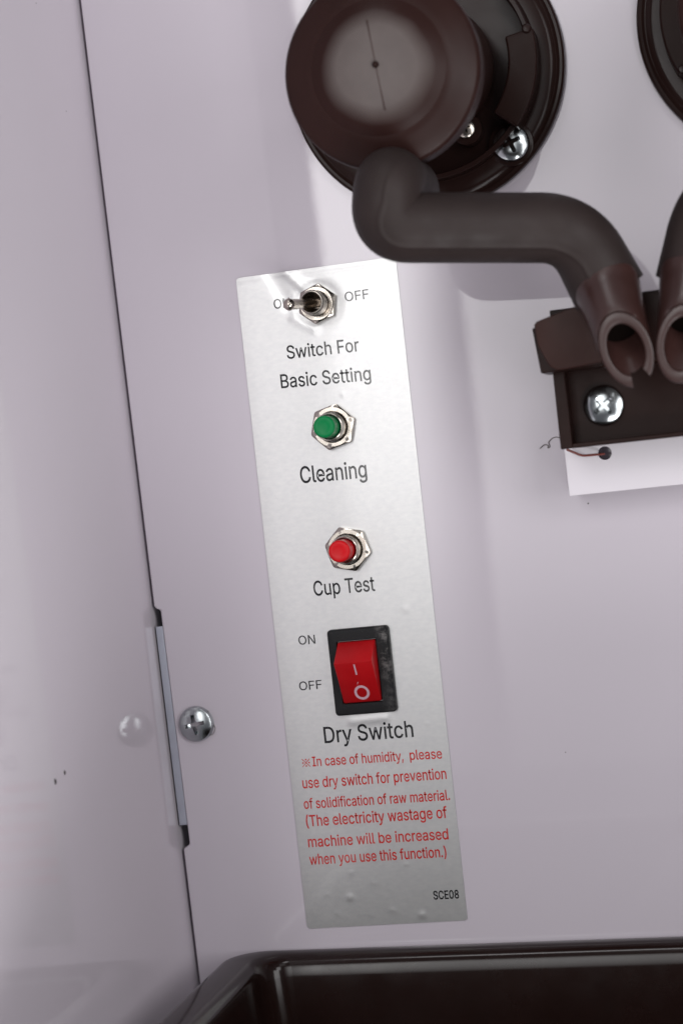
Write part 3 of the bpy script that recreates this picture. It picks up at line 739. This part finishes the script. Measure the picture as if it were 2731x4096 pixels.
def mixing_chamber(label, at):
    t = thing('mixing_chamber', label, 'mixing chamber', at, 'mixing chambers on the panel')
    fl = [(32.2, 0), (32.9, .5), (33.1, 1.4), (32.9, 2.4), (32.4, 2.75), (31.8, 2.7), (31.3, 2.3), (30.9, 2.25), (30.2, 2.7), (29.4, 2.9), (26.8, 2.9), (26.4, 3.3), (26.3, 6.2), (26.0, 6.6), (25.2, 6.6), (24.9, 6.2), (24.8, 1.6), (21.5, 1.2), (5, 1.2)]
    obj('flange', MB().lathe(fl, n=160), BROWN_GLOSS, t, ang=32)
    for a0, a1 in ((-40, 10), (152, 206)):
        mb = arc_block(20.6, 27.4, a0, a1, 1.4, 9.6)
        tb = obj('locking_tab', mb, BROWN_DARK, t, bevel=.9, ang=40, segs=4)
        e = math.radians(a1 if a0 < 0 else a1)
        obj('lug', MB().lathe([(1.1, 6.5), (1.1, 9.9), (.8, 10.3), (.05, 10.4)], 26 * math.cos(e), 26 * math.sin(e), 24), BROWN_GLOSS, tb)
    # bowl: its axis leans down, so the front rim sits lower than the base
    bx, by = -1.1, -9.0
    def rad(r, z, f):
        return (r, z, bx * f, by * f)
    prof = [rad(16.2, 1.3, .02), rad(16.4, 3, .05), rad(16.6, 8, .12), rad(17.2, 24, .45), rad(18.0, 38, .78), rad(18.6, 41, .86), rad(20.4, 43.2, .93), rad(20.7, 45.4, .96), rad(20.8, 50, .98), rad(21.05, 51.6, 1), rad(21.0, 52.6, 1), rad(20.7, 53.2, 1), rad(20.2, 53.5, 1), rad(18.0, 54.5, 1), rad(16, 55.4, 1), rad(14.6, 56.0, 1), rad(12, 56.3, 1), rad(5, 56.3, 1)]
    bw = obj('bowl', MB().lathe(prof, n=160), BROWN_SATIN, t, ang=40)
    dm = [(14.4, 56.02, bx, by), (13.6, 56.46, bx, by), (12.8, 56.88, bx, by), (12.0, 57.27, bx, by), (11.2, 57.61, bx, by), (10.4, 57.90, bx, by), (9.6, 58.14, bx, by), (8.6, 58.38, bx, by), (7.2, 58.6, bx, by), (5, 58.8, bx, by), (2, 58.87, bx, by), (.05, 58.88, bx, by)]
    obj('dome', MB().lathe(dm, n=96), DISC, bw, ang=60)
    obj('nub', MB().lathe([(.75, 58.6), (.7, 59.2), (.45, 59.6), (.05, 59.7)], bx, by, 24), BROWN_GLOSS, bw)
    line = [Vector((bx - .9 * math.sin(a) * 1.0 , by + 9.6 * math.sin(a), 58.3 + .55 * math.cos(a))) for a in [(-1.45 + 2.9 * i / 40) for i in range(41)]]
    obj('mould_line', sweep(line, .10, 8), BROWN, bw)
    sc = obj('screw', phillips(4.3, 1.8, 2.4, 3.2, math.radians(20)), CHROME, t, at=(18.5, -20.0, 3.3), ang=28)
    sc2 = obj('screw', phillips(2.2, 1.0, 1.2, 1.5, .3), NICKEL, t, at=(8.7, -15.6, 6.3), ang=28)
    obj('boss', MB().lathe([(3.6, 1.3), (3.6, 5.8), (3.3, 6.1), (.05, 6.1)], 8.7, -15.6, 40), BROWN_GLOSS, t)
    obj('boss', MB().lathe([(5.3, 2.3), (5.3, 2.9), (5.0, 3.1), (.05, 3.1)], 18.5, -20.0, 40), BROWN_GLOSS, t)
    return t
mc = mixing_chamber('brown mixing chamber whose whole bowl face shows above the hose', (52.3, 42.2, .02))
mc2 = copy_tree(mc)
mc2.location = W(135.3, 43.4, .02)
mc2['label'] = 'brown mixing chamber cut off by the picture edge, only its flange side showing'

# ------------------------------------------------------------------ nozzle bracket and mounting bracket
def nozzle_mesh(A, B, r0, r1, wall=1.25, slit=None):
    """tube from A to a mouth cut square to the panel at B, with a slit in the mouth"""
    n = 72
    KM = .80                                  # how far the mouth is cut away from square
    axis = (B - A).normalized()
    ux = (Vector((1, 0, 0)) - axis * axis.x).normalized()
    uy = axis.cross(ux)
    def ring(c, r, k):
        out = []
        for i in range(n):
            a = 2 * PI * i / n
            d = ux * math.cos(a) + uy * math.sin(a)
            p = c + d * r
            flat = p + axis * ((B.z - p.z) / axis.z)
            out.append(p.lerp(flat, k))
        return out
    st = [0, .15, .16, .30, .45, .6, .72, .82, .9, .96]
    prof = []
    for s in st:
        e = s * s * (3 - 2 * s)
        r = r0 + (r1 - r0) * e + (.1 if s <= .15 else 0)
        prof.append((s, r, 0 if s < .55 else KM * min(1, (s - .55) / .35)))
    O = [ring(A.lerp(B, s), r, k) for s, r, k in prof]
    def off(c, r, dz):
        return [Vector((p.x, p.y, p.z + dz)) for p in ring(c, r, KM)]
    O += [off(B, r1, -.45), off(B, r1 - .12, -.12), off(B, r1 - .42, 0), off(B, r1 - wall + .42, 0), off(B, r1 - wall + .12, -.12), off(B, r1 - wall, -.45)]
    for s in (.92, .8, .66, .5, .3, .1):
        O.append(ring(A.lerp(B, s), r1 - wall, KM if s > .6 else KM * s))
    fs, vs = [], [p for l in O for p in l]
    def angle(i):
        p = vs[(len(prof) + 2) * n + i]
        return math.degrees(math.atan2(p.y - B.y, p.x - B.x))
    gap = [slit and abs((angle(i) - slit[0] + 180) % 360 - 180) < slit[1] for i in range(n)]
    j0, j1 = 6, len(O) - 5
    for j in range(len(O) - 1):
        for i in range(n):
            k = (i + 1) % n
            if gap[i] and gap[k] and j0 <= j < j1:
                continue
            fs.append((j * n + i, j * n + k, (j + 1) * n + k, (j + 1) * n + i))
    for i in range(n):       # close the two cheeks of the slit
        k = (i + 1) % n
        if gap[i] != gap[k]:
            e = i if gap[i] else k
            js = list(range(j0, j1 + 1))
            a, b = js[0], js[-1]
            while a < b:
                if b - a > 1:
                    fs.append((a * n + e, (a + 1) * n + e, (b - 1) * n + e, b * n + e))
                a += 1; b -= 1
    fs.append(tuple(range((len(O) - 1) * n, len(O) * n)))
    fs.append(tuple(range(n))[::-1])
    return MB().add(vs, fs)

BX, BY = 101.7, -36.0
t = thing('nozzle_bracket', 'brown plastic bracket holding slotted nozzles, screwed over the white bracket', 'nozzle bracket', (BX, BY, 0))
mb = MB()
mb.box(-23.6, 23.6, -14.3, 16.5, 14.0, 27.0)       # back block
mb.box(-23.7, -21.1, -14.4, 3.3, 26.9, 33.0)       # side cheeks
mb.box(21.1, 23.7, -14.4, 3.3, 26.9, 33.0)
mb.box(-21.12, 21.12, -14.4, -13.4, 26.9, 33.0)    # lower lip
obj('body', mb, BROWN_DARK, t, bevel=.25, ang=30)
def wing_pts(sx):
    p = [(-25.55, 12.75), (-24.9, 13.35), (-17.2, 15.4), (-8, 15.8), (-8, 3.4), (-19.5, 2.55), (-21.6, 2.5), (-22.9, 3.2), (-23.7, 4.6), (-25.2, 8.2)]
    return [(x * sx, y) for x, y in (p if sx > 0 else p[::-1])]
for sx in (1, -1):
    mb = MB().prism(wing_pts(sx), 39.4, 42.0)
    wg = obj('wing', mb, BROWN, t, bevel=.25, ang=40)
    q = [(-26.4, 12.2), (-10, 14.5), (-10, 2.6), (-25.5, 2.3)]
    obj('backing', MB().prism([(x * sx, y) for x, y in (q if sx > 0 else q[::-1])], 27.02, 39.3), BROWN_DARK, wg, bevel=.3)
mb = MB().prism([(-13, 2.0), (13, 2.0), (13, 17.2), (-13, 17.2)], 27.02, 38.0)
obj('nozzle_block', mb, BROWN_DARK, t, bevel=.8)
A0 = [Vector((92.3, -16.0, 45.5)), Vector((2 * BX - 92.3, -16.0, 45.5))]
B0 = [Vector((96.0, -31.7, 57.0)), Vector((107.4, -31.9, 57.0))]
org = Vector((BX, BY, 0))
for a, b, sl in zip(A0, B0, (-70, -70)):
    nz = obj('nozzle', nozzle_mesh(a - org, b - org, 7.0, 5.3, 1.65, (sl, 17)), NOZ, t, ang=40)
    ax = (b - a).normalized()
    pa, pb = (a - org).lerp(b - org, .2), (a - org).lerp(b - org, .72)
    obj('bore', sweep([pb, pb.lerp(pa, .5), pa], 4.3, 32), SHADE_BLACK, nz)  # solid black plug, shade of the hollow put in as colour
for sx in (-1, 1):
    obj('screw', phillips(4.55, 1.9, 2.45, 3.2, math.radians(38)), CHROME, t, at=(-13.9 * sx if sx > 0 else 13.9, -5.75, 27.4), ang=28)

t = thing('mounting_bracket', 'white sheet metal bracket jutting out under the brown nozzle bracket', 'bracket', (BX, -53, 0))
def holed_plate(x0, x1, y0, y1, z, hx, hy, hr, th):
    """front plate with a round hole, made of rings"""
    n = 64
    inner, outer = [], []
    for i in range(n):
        a = 2 * PI * i / n
        c, s_ = math.cos(a), math.sin(a)
        inner.append((hx + hr * c, hy + hr * s_))
        k = min(((x1 - hx) / c if c > 0 else (x0 - hx) / c) if abs(c) > 1e-6 else 1e9, ((y1 - hy) / s_ if s_ > 0 else (y0 - hy) / s_) if abs(s_) > 1e-6 else 1e9)
        outer.append((hx + k * c, hy + k * s_))
    for cxr, cyr in ((x0, y0), (x0, y1), (x1, y0), (x1, y1)):     # snap the nearest ray to each corner
        j = min(range(n), key=lambda q: (outer[q][0] - cxr) ** 2 + (outer[q][1] - cyr) ** 2)
        outer[j] = (cxr, cyr)
    P = lambda pts, zz: [(x, y, zz) for x, y in pts]
    return MB().loops([P(inner, z - th), P(outer, z - th), P(outer, z), P(inner, z), P(inner, z - th)], False, False)
mb = holed_plate(-24.9, 24.9, -8.1, 9.0, 13.9, -15.95, .75, 1.55, 1.2)
obj('face_plate', mb, WHITEPAINT, t, ang=30)
mb = MB()
mb.box(-24.85, -23.65, -8.05, 8.95, .1, 12.68)
mb.box(23.65, 24.85, -8.05, 8.95, .1, 12.68)
mb.box(-23.6, 23.6, -8.05, -6.9, .1, 12.68)
obj('side_plates', mb, WHITEPAINT, t, bevel=.15)
obj('foot_plate', MB().box(-26.6, 26.6, -6.3, 9.5, .01, .6), WHITEPAINT, t, bevel=.1)

pth = fillet([(77.9, -50.5, 20), (81.0, -52.3, 18.2), (85.7, -52.4, 14.6)], [4], 12)
wr = obj('wire', sweep(pth, .28, 10), WIREM)
tag(wr, 'thin reddish wire curving from the brown bracket to a round hole', 'wire')

# ------------------------------------------------------------------ hoses
p1 = fillet([(51.6, 9.2, 40), (51.5, 9.0, 60.5), (49.7, -.7, 59.5), (87.6, -4.6, 47.5), (93.0, -18.6, 44.4)], [7.3, 5.6, 15], 14)
def hr1(t):
    return 7.1 + .25 * min(1, t / .5) if t < .8 else 7.35 + .5 * ((t - .8) / .2) ** 1.5
h = obj('hose', sweep(p1, hr1, 128, 'start', .32), RUBBER, ang=50)
tag(h, 'grey brown rubber hose bending from the whole bowl to the front nozzle', 'hose', 'rubber hoses from bowls to nozzles')
p2 = fillet([(135.1, 11.0, 40), (135.1, 10.8, 60.0), (133, .8, 57), (115.4, -2.6, 47.5), (110.4, -18.6, 44.4)], [7.5, 7.2, 15], 14)
h = obj('hose', sweep(p2, hr1, 128, 'start', .32), RUBBER, ang=50)
tag(h, 'grey brown rubber hose at the picture edge coming down to the cut off nozzle', 'hose', 'rubber hoses from bowls to nozzles')

# ------------------------------------------------------------------ drip tray
t = thing('drip_tray', 'dark brown glossy plastic drip tray below the label', 'drip tray', (-19.8, -165.0, 0))
def plan(l, b, r, y):
    # rounded rectangle in plan (x, z): l = inset at the left, b = inset at the back
    x0, x1, z0, z1 = l, 178 - l, .8 + b, 150 - b
    pts = []
    for cx, cz, a in ((x1 - r, z1 - r, 0), (x0 + r, z1 - r, 90), (x0 + r, z0 + r, 180), (x1 - r, z0 + r, 270)):
        for i in range(9):
            th = math.radians(a + 90 * i / 8)
            pts.append((cx + r * math.cos(th), y, cz + r * math.sin(th)))
    return pts
R0 = 10
L = [plan(.6, .6, R0, -9), plan(.1, .1, R0, -2.2), plan(0, 0, R0, -1.3), plan(.25, .25, R0, -.5), plan(.8, .8, R0 - .5, -.08), plan(1.6, 1.5, R0 - 1, 0),
     plan(6.6, 3.4, R0 - 2.0, -.15), plan(7.6, 4.4, R0 - 2.2, -.5), plan(8.5, 5.3, R0 - 2.4, -1.1), plan(9.2, 6.0, R0 - 2.6, -2.0), plan(9.7, 6.5, R0 - 2.8, -3.3),
     plan(10.0, 6.8, R0 - 2.9, -5.2), plan(14, 10, R0 - 3, -44), plan(16, 12, R0 - 3.5, -46), plan(20, 15, R0 - 4, -46.5)]
tr = obj('basin', MB().loops(L, False, True), TRAYM, t, ang=32)
t.rotation_euler = (0, math.radians(.9), 0)

# ------------------------------------------------------------------ dust and lint
def blob(rx, ry, name='dust_speck'):
    return MB().lathe([(rx, 0), (rx * .8, .12), (.03, .2)], n=14)
for at, lb, sc in (((-108.6, 73.9), 'larger dark dust speck stuck on the side wall', .62), ((-107.7, 68.2), 'smaller dark dust speck stuck on the side wall', .5)):
    me = MB()
    n = 14
    vs = []
    for k, (r, hgt) in enumerate(((1, .0), (.75, .15), (.1, .22))):
        for i in range(n):
            a = 2 * PI * i / n
            vs.append((hgt, sc * 1.05 * r * math.cos(a) * (1 + .15 * math.sin(3 * a)), sc * .8 * r * math.sin(a)))
    me.loops([vs[0:n], vs[n:2 * n], vs[2 * n:]])
    o = obj('dust_speck', me, DUST, at=(wl(at[0]) + .02, at[0], at[1]))
    tag(o, lb, 'dust speck', 'dust specks on the side wall')
def fibre(pts, r, label, z=.25):
    P = [Vector((x, y, z + .25 * math.sin(i * 1.7))) for i, (x, y) in enumerate(pts)]
    path = fillet(P, [.6] * (len(P) - 2), 5)
    o = obj('lint_fibre', sweep(path, r, 6), LINT)
    return tag(o, label, 'lint fibre')
fibre([(69.5, -49.5), (70.6, -48.7), (71.6, -48.9), (71.2, -49.7), (72.0, -49.4), (71.6, -48.3), (72.6, -47.4), (73.6, -47.2), (74.8, -47.7), (76.4, -47.6)], .11, 'curly grey lint fibre stuck to the panel beside the nozzle bracket')
fibre([(-19.2, -105.0), (-18.6, -106.6), (-18.3, -108.2), (-17.9, -109.6), (-18.4, -110.9), (-19.8, -111.3), (-20.7, -111.1)], .07, 'fine lint hair curling round the edge of the panel screw')

# ------------------------------------------------------------------ end
for o in S.objects:
    if o.type == 'MESH' and not o.data.materials:
        raise RuntimeError(o.name)
